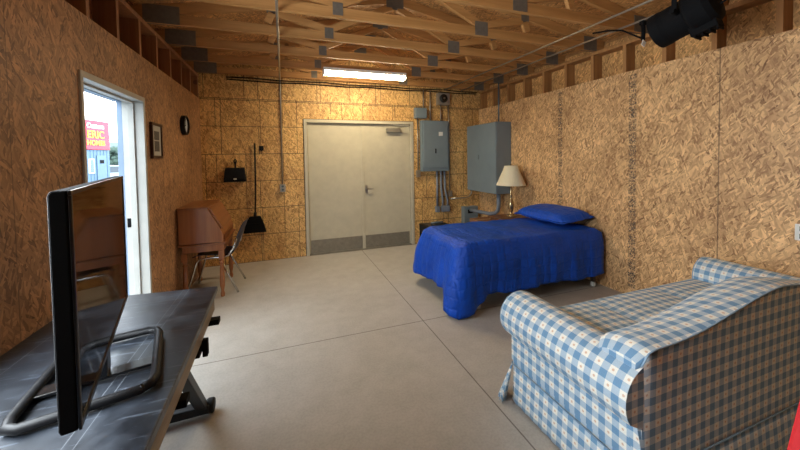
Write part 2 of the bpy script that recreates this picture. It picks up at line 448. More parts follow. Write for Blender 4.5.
hd.bar((xm+.04, YB-.018, 1.03), (xm+.16, YB-.018, 1.03), .016, .018)
hd.box(xm+.03, xm+.07, YB+.028, YB+.034, .96, 1.09)
hd.build('door_handle', M_steel, door1)
cl = MB().box(1.68, 1.93, YB-.035, YB+.034, 1.99, 2.06).build('door_closer', M_kick, door1, bevel=.005)
ca = MB(); ca.bar((1.90, YB-.02, 2.07), (2.02, YB-.18, 2.08), .025, .008); ca.bar((2.02, YB-.18, 2.085), (1.78, YB-.03, 2.12), .022, .008)
ca.build('closer_arm', M_kick, cl)
struct(MB().box(DBX0, DBX1, YB-.01, YB+.15, .0, .011), 'trim_3', M_kick)
# dark strips painting a shadow gap round the frame
gp = MB(); gp.box(DBX0-.008, DBX0, YB-.006, YB+.0, 0, DBZ+.008); gp.box(DBX1, DBX1+.008, YB-.006, YB, 0, DBZ+.008); gp.box(DBX0, DBX1, YB-.006, YB, DBZ, DBZ+.008)
struct(gp, 'painted_gap_shadow', M_gap)
struct(MB().box(DBX0, DBX1, YB+.09, YB+.14, 0, DBZ), 'trim_5', M_gap)

# ---------------------------------------------------- doorway in the left wall
d2 = MB()
JX = XL-.14
d2.box(JX, XL+.012, 2.425, 2.455, 0, 2.09); d2.box(JX, XL+.012, 3.33, 3.365, 0, 2.09)
d2.box(JX, XL+.012, 2.455, 3.33, 2.05, 2.09)
d2.box(XL-.10, XL-.055, 3.315, 3.33, 0, 2.035); d2.box(XL-.10, XL-.055, 2.455, 2.47, 0, 2.035); d2.box(XL-.10, XL-.055, 2.455, 3.33, 2.035, 2.05)
door2 = struct(d2, 'door_2', M_whitep, bevel=.003)
ex = MB(); ex.box(XL-T-.01, JX-.001, 3.335, 3.45, 0, 2.14); ex.box(XL-T-.03, JX-.001, 2.33, 2.465, 0, 2.14); ex.box(XL-T-.03, JX-.001, 2.465, 3.335, 2.045, 2.14)
ex.build('outside_casing', simple('pale_blue_paint', '#7f93ac', .5), door2, bevel=.003)
MB().box(XL-.13, XL-.107, 3.322, 3.3299, 1.0, 1.075).build('strike_plate', M_blackm, door2)
MB().box(JX, XL, 2.455, 3.33, 0, .02).build('threshold', M_kick, door2)

# ================================================================== ROOF TRUSSES
ordn = ['next to the back wall', 'second from the back wall', 'third from the back wall', 'fourth from the back wall, just behind the tube light', 'fifth from the back wall',
        'sixth from the back wall', 'seventh from the back wall', 'eighth from the back wall', 'ninth from the back wall', 'tenth from the back wall, at the top edge']
def truss():
    r = thing('roof_truss', (XC, 0, ZT), 'x', 'roof truss', 'roof trusses under the ceiling')
    w = .038; c0 = ZT+.0445
    MB().box(XL-.1, XR+.1, -w/2, w/2, ZT, ZT+.089).build('bottom_chord', M_truss, r)
    for s in (-1, 1):
        e = (XL-.12) if s < 0 else (XR+.12)
        MB().prism([(e, roofz(e)-.006), (XC, RZ-.006), (XC, RZ-.10), (e, roofz(e)-.10)], 'y', -w/2, w/2).build('top_chord', M_truss, r)
    def web(a, b): MB().bar((a[0], 0, a[1]), (b[0], 0, b[1]), w*.98, .07).build('web', M_truss, r)
    zt = ZT+.09
    web((XC-.73, zt+.02), (XC-.04, RZ-.14)); web((XC+.73, zt+.02), (XC+.04, RZ-.14))
    web((XC-.73, zt+.02), (XC-1.25, roofz(XC-1.25)-.13)); web((XC+.73, zt+.02), (XC+1.25, roofz(XC+1.25)-.13))
    web((XC-1.32, zt+.02), (XC-1.28, roofz(XC-1.3)-.13)); web((XC+1.32, zt+.02), (XC+1.28, roofz(XC+1.3)-.13))
    def pl(x, z, a, b):
        p = MB(); p.box(x-a/2, x+a/2, -w/2-.003, -w/2-.0005, z-b/2, z+b/2); p.box(x-a/2, x+a/2, w/2+.0005, w/2+.003, z-b/2, z+b/2)
        p.build('gusset_plate', M_plate, r)
    pl(XC-.73, c0+.03, .09, .11); pl(XC+.73, c0+.03, .15, .14); pl(XL+.12, c0+.03, .28, .16); pl(XR-.10, c0+.03, .2, .16)
    pl(XC, RZ-.09, .2, .12); pl(XC-1.28, roofz(XC-1.28)-.08, .1, .09); pl(XC+1.28, roofz(XC+1.28)-.08, .1, .09)
    return r
t0 = truss()
for i in range(8):
    t = t0 if i == 0 else copy_tree(t0)
    t.location = (XC, 5.24-.58*i, ZT)
    t['label'] = 'wooden roof truss with steel plates, ' + ordn[i]

# ================================================================== CEILING LIGHT AND CONDUITS
fl = thing('tube_light', (1.08, 4.55, 2.70), 'lit white fluorescent tube light under the trusses above the double door', 'ceiling light')
MB().box(.55, 1.70, 4.47, 4.64, 2.735, 2.779).build('housing', M_white, fl, bevel=.006)
ln = MB()
def lensf(u, v):
    a = PI*u; return (.555+1.14*v, 4.555-math.cos(a)*.075, 2.735-math.sin(a)*.05)
ln.grid(lensf, 14, 1); ln.build('diffuser', emis('tube_glow', (1, .84, .56, 1), 24), fl, smooth=True)
for x in (.535, 1.70): MB().box(x, x+.015, 4.47, 4.64, 2.682, 2.779).build('end_cap', M_white, fl, bevel=.004)

def tube_thing(name, pts, r, mat, label, cat, group=None, n=8):
    o = MB().tube(pts, r, n).build(name, mat, None, smooth=True); tag(o, label, cat, group); return o
c1 = tube_thing('conduit', [(-.02, -1.4, 2.765), (-.02, 5.30, 2.765), (-.02, 5.355, 2.75), (-.02, 5.372, 2.70), (-.02, 5.372, 1.17)], .011, M_steel,
           'thin steel conduit crossing the ceiling and dropping down left of the double door', 'conduit')
tube_thing('conduit', [(2.77, -1.0, 2.762), (2.77, 5.30, 2.762)], .010, M_steel, 'thin steel conduit along the ceiling, farther from the right wall', 'conduit')
tube_thing('conduit', [(3.10, -1.0, 2.762), (3.10, 5.30, 2.762)], .010, M_steel, 'thin steel conduit along the ceiling, nearer the right wall', 'conduit')
def wallbox(name, x0, x1, z0, z1, d, mat, label, cat, extra=None, y=YB):
    o = thing(name, ((x0+x1)/2, y, (z0+z1)/2), label, cat)
    MB().box(x0, x1, y-d, y-.001, z0, z1).build('body', mat, o, bevel=.004)
    if extra: extra(o)
    return o
def sw(o):
    MB().box(-.062, .022, YB-.058, YB-.0505, 1.05, 1.17).build('cover_plate', M_steel, o, bevel=.003)
    g = MB(); g.lathe([(0, 0), (.017, 0), (.017, .003)], (-.02, YB-.058, 1.085), 14, Matrix.Rotation(PI/2, 3, 'X')); g.lathe([(0, 0), (.017, 0), (.017, .003)], (-.02, YB-.058, 1.135), 14, Matrix.Rotation(PI/2, 3, 'X'))
    g.build('socket', M_greyd, o)
wallbox('outlet_box', -.06, .02, 1.055, 1.165, .05, M_steel, 'small metal outlet box at the end of the conduit left of the double door', 'outlet box', sw)
def pan(o):
    dr = MB().box(2.325, 2.80, YB-.118, YB-.1005, 1.36, 2.16).build('panel_door', M_grey, o, bevel=.004)
    MB().box(2.55, 2.565, YB-.127, YB-.1185, 1.62, 1.70).build('latch', M_blackm, dr)
    MB().box(2.62, 2.70, YB-.1195, YB-.1185, 1.93, 2.0).build('label_sticker', M_white, dr)
wallbox('breaker_panel', 2.30, 2.83, 1.30, 2.2, .1, M_grey, 'grey metal breaker panel with a door and latch, just right of the double door', 'breaker panel', pan)
wallbox('junction_box', 2.19, 2.41, 2.24, 2.42, .09, M_grey, 'small square grey junction box above the right corner of the double door frame', 'junction box',
        lambda o: MB().box(2.20, 2.40, YB-.096, YB-.0905, 2.25, 2.41).build('cover', M_grey, o, bevel=.003))
def rb(o):
    g = MB(); g.lathe([(0, 0), (.075, 0), (.075, .02), (.055, .035), (0, .035)], (2.73, YB-.10, 2.6), 24, Matrix.Rotation(PI/2, 3, 'X'))
    g.build('round_cover', simple('dark_bronze', '#26221a', .5, .3), o)
    h = MB(); h.lathe([(0, 0), (.018, 0), (.015, .015), (0, .018)], (2.73, YB-.135, 2.6), 14, Matrix.Rotation(PI/2, 3, 'X')); h.build('knob', M_steel, o)
wallbox('round_faced_box', 2.63, 2.86, 2.49, 2.70, .1, simple('dull_box', '#9a8f80', .6, .3), 'square box with dark round face above the breaker panel', 'electrical box', rb)
yb = YB-.03
tube_thing('conduit', [(2.37, yb, 2.74), (2.37, yb, 2.425)], .011, M_steel, 'short conduit from the ceiling to the small junction box', 'conduit')
tube_thing('conduit', [(2.50, yb, 2.74), (2.50, yb, 2.2)], .012, M_steel, 'left of the short conduits above the breaker panel', 'conduit')
tube_thing('conduit', [(2.71, yb, 2.49), (2.71, yb, 2.2)], .012, M_steel, 'middle short conduit from the round-faced box down to the breaker panel', 'conduit')
tube_thing('conduit', [(2.86, yb, 2.49), (2.875, yb, 2.2), (2.875, yb, .93)], .011, M_steel, 'long thin conduit running down the right side of the breaker panel', 'conduit')
tube_thing('conduit', [(2.25, yb, 2.24), (2.25, yb, 1.32)], .011, M_steel, 'thin conduit between the double door frame and the breaker panel', 'conduit')
wallbox('conduit_fitting', 2.215, 2.285, 1.20, 1.32, .06, M_steel, 'little metal fitting ending the thin conduit beside the door frame', 'conduit fitting')
tube_thing('conduit', [(2.62, yb, 1.3), (2.62, yb, .66)], .02, M_pvc, 'leftmost grey pipe running down below the breaker panel', 'conduit')
tube_thing('conduit', [(2.70, yb, 1.3), (2.70, yb, 1.0), (2.73, yb, .75), (2.73, yb, .66)], .02, M_pvc, 'middle grey pipe running down below the breaker panel', 'conduit')
tube_thing('conduit', [(2.77, yb, 1.3), (2.78, yb, .95), (2.83, yb, .75), (2.83, yb, .66)], .02, M_pvc, 'rightmost grey pipe running down below the breaker panel', 'conduit')
wallbox('conduit_fitting', 2.585, 2.655, .55, .66, .065, M_pvc, 'grey fitting at the bottom of the leftmost pipe below the breaker panel', 'conduit fitting')
wallbox('conduit_fitting', 2.70, 2.86, .55, .66, .065, M_pvc, 'grey fitting joining the other two pipes below the breaker panel', 'conduit fitting')
wallbox('conduit_fitting', 2.845, 2.915, .82, .93, .06, M_steel, 'small metal fitting ending the long thin conduit right of the breaker panel', 'conduit fitting')
wallbox('meter_box', 3.13, 3.42, .18, .62, .12, M_grey, 'low grey box in the back corner behind the bed', 'electrical box',
        lambda o: MB().box(3.20, 3.30, YB-.135, YB-.1205, .5, .57).build('dark_plug', M_blackm, o, bevel=.004))
def arc(cx, cz, r, a0, a1, y, n=8):
    return [(cx+r*math.cos(math.radians(a0+(a1-a0)*i/n)), y, cz+r*math.sin(math.radians(a0+(a1-a0)*i/n))) for i in range(n+1)]
tube_thing('conduit', [(3.25, YB-.14, .56), (3.28, YB-.30, .56), (3.33, YB-.6, .56), (3.36, YB-.72, .58), (3.38, YB-.78, .64), (3.38, YB-.8, .72), (3.38, YB-.8, .93)], .033, M_pvc,
           'thick grey pipe curving from the low corner box up to the large cabinet', 'conduit', n=12)
tube_thing('conduit', [(2.9, YB-.03, .78), (3.2, YB-.03, .78), (3.29, YB-.03, .80), (3.33, YB-.04, .86), (3.33, YB-.05, .95)], .014, M_steel, 'thin conduit looping along the back wall under the large cabinet', 'conduit')
for i, (z, yy, lb) in enumerate(((2.755, 5.33, 'upper dark cable strung along the top of the back wall'), (2.725, 5.36, 'lower dark cable strung along the top of the back wall'))):
    pts = [(-.75+j*.35, yy, z+.008*math.sin(j*2.1+i)) for j in range(13)]
    tube_thing('cable', pts, .009, M_blackm, lb, 'cable')
# big cabinet on the right wall
cb = thing('electrical_cabinet', (XR, 4.88, 1.5), 'large tall grey metal cabinet on the right wall near the back corner', 'electrical cabinet')
MB().box(3.245, XR-.001, 4.45, 5.33, .93, 2.11).build('body', M_grey, cb, bevel=.006)
MB().box(3.228, 3.2445, 4.455, 5.325, .935, 2.105).build('cabinet_door', M_grey, cb, bevel=.005)
MB().box(3.222, 3.2275, 4.93, 4.95, 1.5, 1.58).build('latch', M_greyd, cb)
tube_thing('conduit', [(3.40, 4.6, 2.78), (3.40, 4.6, 2.11)], .013, M_greyd, 'conduit from the ceiling into the top of the large cabinet', 'conduit')

# ================================================================== WALL TOOLS (back wall)
bp = thing('broom', (-.42, YB-.05, .45), 'long-handled black broom hanging on the back wall', 'broom')
MB().tube([(-.40, YB-.04, 1.8), (-.405, YB-.04, 1.2), (-.42, YB-.05, .72)], .012, 10).build('handle', M_black, bp, smooth=True)
MB().tube([(-.421, YB-.05, .76), (-.423, YB-.05, .67)], .022, 10).build('socket', M_black, bp, smooth=True)
MB().prism([(-.50, .70), (-.35, .70), (-.31, .60), (-.55, .60)], 'y', YB-.085, YB-.015).build('head', M_blackm, bp, bevel=.006)
MB().prism([(-.55, .60), (-.31, .60), (-.27, .46), (-.585, .46)], 'y', YB-.09, YB-.012).build('bristles', M_blackm, bp, bevel=.004)
dp = thing('dustpan', (-.67, YB-.06, 1.35), 'black dustpan with white tag on the back wall left of the broom', 'dustpan')
dd = MB().prism([(-.80, 1.44), (-.55, 1.44), (-.525, 1.26), (-.825, 1.26)], 'y', YB-.10, YB-.02).build('pan', M_black, dp, bevel=.012)
MB().prism([(-.82, 1.262), (-.53, 1.262), (-.53, 1.235), (-.82, 1.235)], 'y', YB-.11, YB-.02).build('lip', M_blackm, dp, bevel=.004)
MB().tube([(-.67, YB-.05, 1.43), (-.67, YB-.05, 1.48), (-.685, YB-.05, 1.54), (-.67, YB-.05, 1.57), (-.655, YB-.05, 1.54), (-.67, YB-.05, 1.48)], .011, 8).build('handle', M_black, dp, smooth=True)
MB().box(-.69, -.65, YB-.1055, YB-.1005, 1.265, 1.285).build('tag', M_white, dp)
hk = MB(); hk.box(-.335, -.28, YB-.018, YB-.001, 1.69, 1.76); hk.tube([(-.307, YB-.015, 1.70), (-.307, YB-.05, 1.68), (-.307, YB-.055, 1.71)], .006, 6)
tag(hk.build('wall_hook', M_black, None), 'small black hook on the back wall beside the broom handle', 'hook')

# ================================================================== LEFT WALL ITEMS
pf = thing('picture_frame', (XL, 3.6, 1.73), 'small dark-framed print on the left wall beside the doorway', 'picture')
f = MB(); f.box(XL+.001, XL+.025, 3.47, 3.725, 1.575, 1.60); f.box(XL+.001, XL+.025, 3.47, 3.725, 1.875, 1.90)
f.box(XL+.001, XL+.025, 3.47, 3.49, 1.60, 1.875); f.box(XL+.001, XL+.025, 3.705, 3.725, 1.60, 1.875)
f.build('frame', simple('mahogany', '#3a1c14', .35), pf, bevel=.003)
MB().box(XL+.001, XL+.014, 3.49, 3.705, 1.60, 1.875).build('mat_board', simple('mat_paper', '#b9b4a8', .7), pf)
pr = MB(); pr.box(XL+.0145, XL+.017, 3.54, 3.655, 1.745, 1.825); pr.box(XL+.0145, XL+.017, 3.54, 3.655, 1.64, 1.735)
pr.build('print', simple('print_ink', '#55504c', .6, var=.6, scale=60), pf)
ck = thing('wall_clock', (XL, 4.5, 1.97), 'round black-rimmed wall clock on the left wall near the back corner', 'clock')
RX = Matrix.Rotation(PI/2, 3, 'Y')
MB().lathe([(.0, 0), (.115, 0), (.115, .045), (.10, .05), (.098, .028)], (XL+.001, 4.5, 1.97), 36, RX, cap=False).build('rim', M_black, ck, smooth=False)
MB().lathe([(0, .026), (.099, .026)], (XL+.001, 4.5, 1.97), 36, RX, cap=False).build('face', simple('clock_face', '#c4cad2', .4), ck)
hn = MB(); hn.bar((XL+.034, 4.5, 1.97), (XL+.034, 4.5, 2.045), .006, .004, (1, 0, 0)); hn.bar((XL+.034, 4.5, 1.97), (XL+.034, 4.455, 1.95), .008, .004, (1, 0, 0))
hn.build('hands', M_blackm, ck)

# outlet on right wall
ou = thing('wall_outlet', (XR, 1.22, .96), 'white electrical outlet on the right wall above the sofa arm', 'outlet')
MB().box(XR-.008, XR-.001, 1.19, 1.275, .90, 1.02).build('cover_plate', M_white, ou, bevel=.003)
g = MB(); g.box(XR-.011, XR-.0081, 1.215, 1.25, .915, .95); g.box(XR-.011, XR-.0081, 1.215, 1.25, .97, 1.005); g.build('socket', M_greyd, ou)

# ================================================================== SECRETARY DESK
M_oak = wood('cherry_wood', '#b0703e', '#8a5028', 'z', 1.0, .4, .3, knots=False)
M_oakx = wood('cherry_wood_dark', '#9c6238', '#774422', 'y', 1.0, .4, .3, knots=False)
sd = thing('secretary_desk', (-.87, 4.48, 0), 'reddish wooden slant-front secretary desk on turned legs against the left wall', 'desk')
bd = MB().prism([(-1.095, .63), (-.66, .63), (-.66, .72), (-.68, .77), (-.81, 1.015), (-1.095, 1.015)], 'y', 4.12, 4.85).build('cabinet', M_oak, sd, bevel=.005)
MB().prism([(-1.10, 1.016), (-.80, 1.016), (-.80, 1.034), (-1.10, 1.034)], 'y', 4.10, 4.87).build('top', M_oakx, sd, bevel=.004)
ld = MB().add([(-.676, 4.14, .775), (-.676, 4.83, .775), (-.80, 4.83, 1.01), (-.80, 4.14, 1.01), (-.663, 4.14, .782), (-.663, 4.83, .782), (-.787, 4.83, 1.017), (-.787, 4.14, 1.017)],
              [(0,1,2,3),(7,6,5,4),(0,4,5,1),(1,5,6,2),(2,6,7,3),(3,7,4,0)]).build('lid', M_oakx, sd, bevel=.003)
MB().box(-.66, -.648, 4.16, 4.81, .645, .71).build('drawer', M_oakx, sd, bevel=.004)
MB().box(-1.10, -.63, 4.10, 4.87, .606, .629).build('base_moulding', M_oakx, sd, bevel=.008)
MB().box(-1.07, -.66, 4.14, 4.83, .53, .605).build('apron', M_oak, sd, bevel=.004)
legp = [(.020, 0), (.024, .03), (.016, .06), (.017, .08), (.026, .12), (.027, .2), (.022, .33), (.017, .37), (.027, .39), (.018, .41), (.025, .43), (.025, .44)]
for x, y in ((-1.05, 4.16), (-.69, 4.16), (-1.05, 4.81), (-.69, 4.81)):
    lg = MB(); lg.lathe(legp, (x, y, 0), 16); lg.box(x-.027, x+.027, y-.027, y+.027, .44, .53)
    lg.build('leg', M_oak, sd, smooth=False)

# ================================================================== STACKING CHAIR
ch = local('desk_chair', (-.80, 4.46, 0), (0, 0, math.radians(-4)), 'dark blue plastic chair on chrome tube legs pulled up to the wooden desk', 'chair')
M_navy = simple('navy_plastic', '#1a2842', .45)
def seatf(u, v):   # faces -X ; u across (y), v front->back
    yy = (u-.5)*.42*(1-.08*v); x = -.2+.4*v
    z = .44+.02*(2*u-1)**2+.012*math.cos(PI*v)*1+(-.03*max(0, .15-v)/.15)
    return (x, yy, z)
MB().grid(seatf, 12, 12).build('seat', M_navy, ch, smooth=True, solid=.012, sub=1)
def backf(u, v):
    w = .40*(1-.12*v**3); yy = (u-.5)*w; x = .2+.13*v-.03*(1-(2*u-1)**2)*(-1)*1
    z = .47+.35*v-.03*(2*u-1)**4*v
    return (x, yy, z)
MB().grid(backf, 12, 10).build('backrest', M_navy, ch, smooth=True, solid=.012, sub=1)
for s in (-1, 1):
    y = .2*s
    MB().tube([(-.26, y*1.12, 0), (-.235, y*1.1, .1), (-.15, y, .385), (-.12, y, .415), (-.06, y, .425), (.12, y, .425), (.18, y, .44), (.235, y, .52), (.27, y*.98, .63)], .012, 10).build('frame_tube', M_chrome, ch, smooth=True)
    MB().tube([(.08, y, .42), (.16, y*1.04, .25), (.28, y*1.12, .0)], .012, 10).build('leg', M_chrome, ch, smooth=True)
MB().tube([(.02, -.2, .418), (.02, .2, .418)], .010, 8).build('crossbar', M_chrome, ch, smooth=True)

# ================================================================== BLACK TABLE
M_tabtop, nt_, b_ = newmat('worn_black_top'); k = NB(nt_)
tcn = k.n('ShaderNodeTexCoord').outputs['Object']; mp = k.n('ShaderNodeMapping'); mp.inputs['Scale'].default_value = (3, 40, 3); k.l(tcn, mp.inputs['Vector'])
sc_ = k.noise(mp.outputs[0], 2, 4, .7); st = k.noise(tcn, 7, 5, .65)
c = k.ramp(st, [(.35, srgb('#0f1217')), (.7, srgb('#2b3038'))])
c = k.mix(k.math('MULTIPLY', k.math('GREATER_THAN', sc_, .60), .4), c, srgb('#5c6470'))
sp = k.n('ShaderNodeSeparateXYZ'); k.l(tcn, sp.inputs[0])
for oo, at in ((0, .32-.13), (0, .32-.16), (0, -.25), (1, .98-.13), (1, -.8)):
    mk = k.math('LESS_THAN', k.math('ABSOLUTE', k.math('SUBTRACT', sp.outputs[oo], at)), .0013)
    c = k.mix(k.math('MULTIPLY', mk, .3), c, srgb('#8a8f96'))
k.l(c, b_.inputs['Base Color']); k.l(k.ramp(st, [(.3, (.28,)*3+(1,)), (.7, (.48,)*3+(1,))]), b_.inputs['Roughness']); k.bump(st, .15, .002, b_)
tb = thing('drafting_table', (-.74, 1.26, .0), 'worn black work table with slanted steel legs along the left wall, holding the television', 'table')
MB().prism([(-1.085, .28), (-.345, .28), (-.398, 2.24), (-1.085, 2.30)], 'z', .748, .780).build('tabletop', M_tabtop, tb, bevel=.004)
M_palewood = wood('pale_wood_edge', '#9d8a70', '#6f5f4a', 'y', knots=False)
MB().prism([(-.38, .32), (-.349, .32), (-.396, 2.12), (-.43, 2.12)], 'z', .685, .7475).build('side_rail', M_palewood, tb, bevel=.003)
MB().prism([(-1.05, .32), (-1.02, .32), (-1.02, 2.16), (-1.05, 2.16)], 'z', .675, .7475).build('side_rail', M_palewood, tb, bevel=.003)
for y in (.42, 2.05): MB().box(-1.019, -.46, y, y+.03, .68, .7475).build('cross_rail', M_palewood, tb)
M_legst = simple('black_powder_coat', '#24282c', .45, .3)
for (ytop, yfoot) in ((1.72, 2.22), (.9, .4)):
    for x in (-.50, -.98):
        MB().bar((x, ytop, .66), (x, yfoot, .065), .045, .055, (1, 0, 0)).build('leg', M_legst, tb, bevel=.004)
    ft = MB().bar((-1.04, yfoot, .045), (-.46, yfoot+.02, .045), .065, .05).build('foot', M_legst, tb, bevel=.006)
    for x in (-1.04, -.46):
        MB().lathe([(.0, -.022), (.036, -.022), (.042, -.012), (.042, .012), (.036, .022), (0, .022)], (x, yfoot+.03, .0425), 20, Matrix.Rotation(PI/2, 3, 'Y')).build('caster', M_rubber, ft, smooth=False)
    bk = MB(); bk.box(-.53, -.385, ytop-.02, ytop+.09, .64, .672); bk.box(-.383, -.36, ytop+.02, ytop+.05, .62, .70); bk.build('bracket', M_blackm, tb, bevel=.003)
for y in (1.35, 1.98): MB().box(-.42, -.352, y, y+.05, .655, .684).build('bracket', M_blackm, tb, bevel=.003)

# ================================================================== TELEVISION
ang = math.atan2(.24, .90)
tv = local('television', (-.598, 1.43, .782), (0, 0, ang), 'black flat-screen television seen almost edge-on, standing on the black table', 'television')
# local: x = screen normal (towards room), y = along width
M_scr, nt_, b_ = newmat('screen_glass'); b_.inputs['Base Color'].default_value = (.006, .006, .008, 1); b_.inputs['Roughness'].default_value = .06
b_.inputs['Specular IOR Level'].default_value = .6; b_.inputs['Coat Weight'].default_value = .3; b_.inputs['Coat Roughness'].default_value = .05
M_bez = simple('glossy_black', '#0a0a0c', .3, coat=.5)
hw = .47
MB().prism([(-.034, .135), (-.03, .125), (.0, .125), (.0, .70), (-.028, .70), (-.034, .69)], 'y', -hw, hw).build('housing', M_blackm, tv, bevel=.004)
MB().prism([(-.056, .2), (-.0345, .18), (-.0345, .52), (-.056, .5)], 'y', -.26, .26).build('back_cover', M_blackm, tv, bevel=.01)
bz = MB(); bz.box(.0005, .007, -hw, hw, .688, .70); bz.box(.0005, .007, -hw, hw, .125, .142); bz.box(.0005, .007, -hw, -hw+.013, .142, .688); bz.box(.0005, .007, hw-.013, hw, .142, .688)
bz.build('bezel', M_bez, tv, bevel=.002)
MB().box(.0005, .004, -hw+.013, hw-.013, .142, .688).build('screen', M_scr, tv)
MB().prism([(-.034, -.008+.025), (.0-.005, -.008+.025), (-.005, .124), (-.034, .124)], 'y', -.035, .035).build('neck', M_bez, tv, bevel=.006)
ring = [(.09, -.18), (.12, -.16), (.13, -.12), (.13, .22), (.12, .26), (.09, .28), (-.12, .28), (-.15, .26), (-.17, .22), (-.21, -.12), (-.205, -.16), (-.18, -.18)]
MB().tube([(x, y, .0165) for x, y in ring]+[(.09, -.18, .0165), (.10, -.175, .0165)], .0155, 10).build('stand', M_black, tv, smooth=True)
MB().box(-.19, .13, -.03, .03, .008, .018).build('stand_bar', M_bez, tv, bevel=.003)
MB().box(.0075, .0085, -.03, .03, .130, .137).build('badge', M_greyd, tv)

# ================================================================== BED
bed = thing('bed_frame', (2.5, 3.28, 0), 'low metal bed frame with caster legs and a mattress under the blue comforter', 'bed')
M_angle = simple('bed_iron', '#4b4038', .5, .6)
BX0, BX1, BY0, BY1 = 1.62, 3.49, 2.80, 3.72
for y in (BY0+.02, BY1-.02): MB().box(BX0+.1, BX1-.03, y-.018, y+.018, .19, .225).build('side_rail', M_angle, bed)
for x in (1.83, 2.66, 3.40): MB().box(x-.018, x+.018, BY0+.04, BY1-.04, .16, .189).build('crossbar', M_angle, bed)
for x in (1.83, 3.40):
    for y in (BY0+.03, BY1-.03):
        lg = MB().box(x-.02, x+.02, y-.02, y+.02, .06, .189).build('leg', M_angle, bed)
        MB().lathe([(0, -.014), (.026, -.014), (.03, -.006), (.03, .006), (.026, .014), (0, .014)], (x, y, .03), 16, Matrix.Rotation(PI/2, 3, 'Y')).build('caster', M_white, lg)
for y in (BY0+.25, BY1-.3): MB().lathe([(.02, 0), (.02, .02), (.012, .03), (.012, .16)], (2.66, y, 0), 12).build('leg', M_angle, bed)
MB().box(BX0+.02, BX1, BY0, BY1, .226, .42).build('box_spring', simple('ticking', '#8f9296', .8), bed, bevel=.02)
MB().box(BX0+.02, BX1, BY0, BY1, .421, .615).build('mattress', simple('mattress_fabric', '#b9bcc0', .8), bed, bevel=.03, seg=3)

M_blue = quilt('blue_comforter', '#0647b2')
cf = MB()
def comf():
    # perimeter of a rounded rectangle, ccw from the head end near side
    NP = 200; rings_top = 14; rings_side = 16
    hx, hy = (BX1-BX0)/2+.01, (BY1-BY0)/2+.03; cx, cy = (BX0+BX1)/2, (BY0+BY1)/2; r = .07
    def per(t):
        L = [2*(hx-r), PI*r/2, 2*(hy-r), PI*r/2]*2; P = sum(L); d = (t % 1)*P
        segs = [((-hx+r, -hy), (1, 0), 0), ((hx-r, -hy+r), None, -90), ((hx, -hy+r), (0, 1), 0), ((hx-r, hy-r), None, 0),
                ((hx-r, hy), (-1, 0), 0), ((-hx+r, hy-r), None, 90), ((-hx, hy-r), (0, -1), 0), ((-hx+r, -hy+r), None, 180)]
        for ln_, (p, dr, a0) in zip(L, segs):
            if d <= ln_:
                if dr: return p[0]+dr[0]*d, p[1]+dr[1]*d, (dr[1], -dr[0])
                a = math.radians(a0+90*d/ln_); return p[0]+r*math.cos(a), p[1]+r*math.sin(a), (math.cos(a), math.sin(a))
            d -= ln_
        return -hx+r, -hy, (0, -1)
    pts = []
    for j in range(rings_top+rings_side+1):
        for i in range(NP):
            px, py, nrm = per(i/NP)
            if j <= rings_top:
                s = j/rings_top; s2 = s
                x, y = px*s2, py*s2
                q = noise.noise(Vector((x*3, y*3, 1.7)))*.014+noise.noise(Vector((x*9, y*9, 4)))*.008
                puff = .012*abs(math.sin(x*9))*abs(math.sin(y*9))
                z = .68-.05*max(0, s-.88)/.12*max(0, s-.88)/.12*1.0+q+puff
                pts.append((cx+x, cy+y, z))
            else:
                t = (j-rings_top)/rings_side
                # corner factor at foot-near corner and foot end
                fn = max(0, 1-math.hypot(px+hx, py+hy)/.27)      # near foot corner
                ff = max(0, 1-math.hypot(px+hx, py-hy)/.38)      # far foot corner
                foot = 1 if nrm[0] < -.5 else 0
                drop = .46+.012*math.sin(px*7+py*5)
                fn = fn**1.15
                drop += .20*fn+.02*ff
                flare = .02+.035*foot+.10*fn+.05*ff
                amp = .009*(.3+t)
                u = (px*1.0-py*1.0)
                fold = amp*(math.sin(u*21)+.6*math.sin(u*47+1.3)+1.6*noise.noise(Vector((px*6, py*6, t*2)))+.9*noise.noise(Vector((px*14, py*14, t*6))))
                if nrm[0] > .5: flare = 0; fold = 0; 
                off_ = flare*math.sin(t*PI/2)+fold*min(1, t*2)+.02*math.sin(min(1, t*3)*PI/2)
                z = .63+q0(px, py)-drop*t-.0
                x = cx+px+nrm[0]*off_; y = cy+py+nrm[1]*off_
                x = min(x, XR-.015)
                z += 0
                pts.append((x, y, z))
    fs = []
    R_ = rings_top+rings_side
    for j in range(R_):
        for i in range(NP):
            i2 = (i+1) % NP; fs.append((j*NP+i, j*NP+i2, (j+1)*NP+i2, (j+1)*NP+i))
    return pts, fs
def q0(x, y): return noise.noise(Vector((x*3, y*3, 1.7)))*.014
P_, F_ = comf(); cf.add(P_, F_)
o = cf.build('comforter', M_blue, None, smooth=True, solid=.012)
tag(o, 'bright blue quilted comforter draped over the bed, one corner hanging near the floor', 'comforter')
pw = MB()
def pillow(u, v, top):
    a, b = 2*u-1, 2*v-1
    e = (1-abs(a)**3.2)*(1-abs(b)**3.2); h = .095*max(0, e)**.4
    sx = .235*(1-.05*b*b); sy = .42*(1-.05*a*a)
    wr = .006*noise.noise(Vector((a*4, b*4, 2)))*e
    x = 3.255+a*sx; y = 3.32+b*sy
    return (x, y, .765+(h if top else -h*.6)+wr*2+.05*(a*.5+.5))
pw.grid(lambda u, v: pillow(u, v, True), 26, 26); pw.grid(lambda u, v: pillow(u, v, False), 26, 26)
pil = pw.build('pillow', quilt('blue_sham', '#064cba'), None, smooth=True); tag(pil, 'blue pillow in a matching sham lying at the head of the bed', 'pillow')
fm = MB()
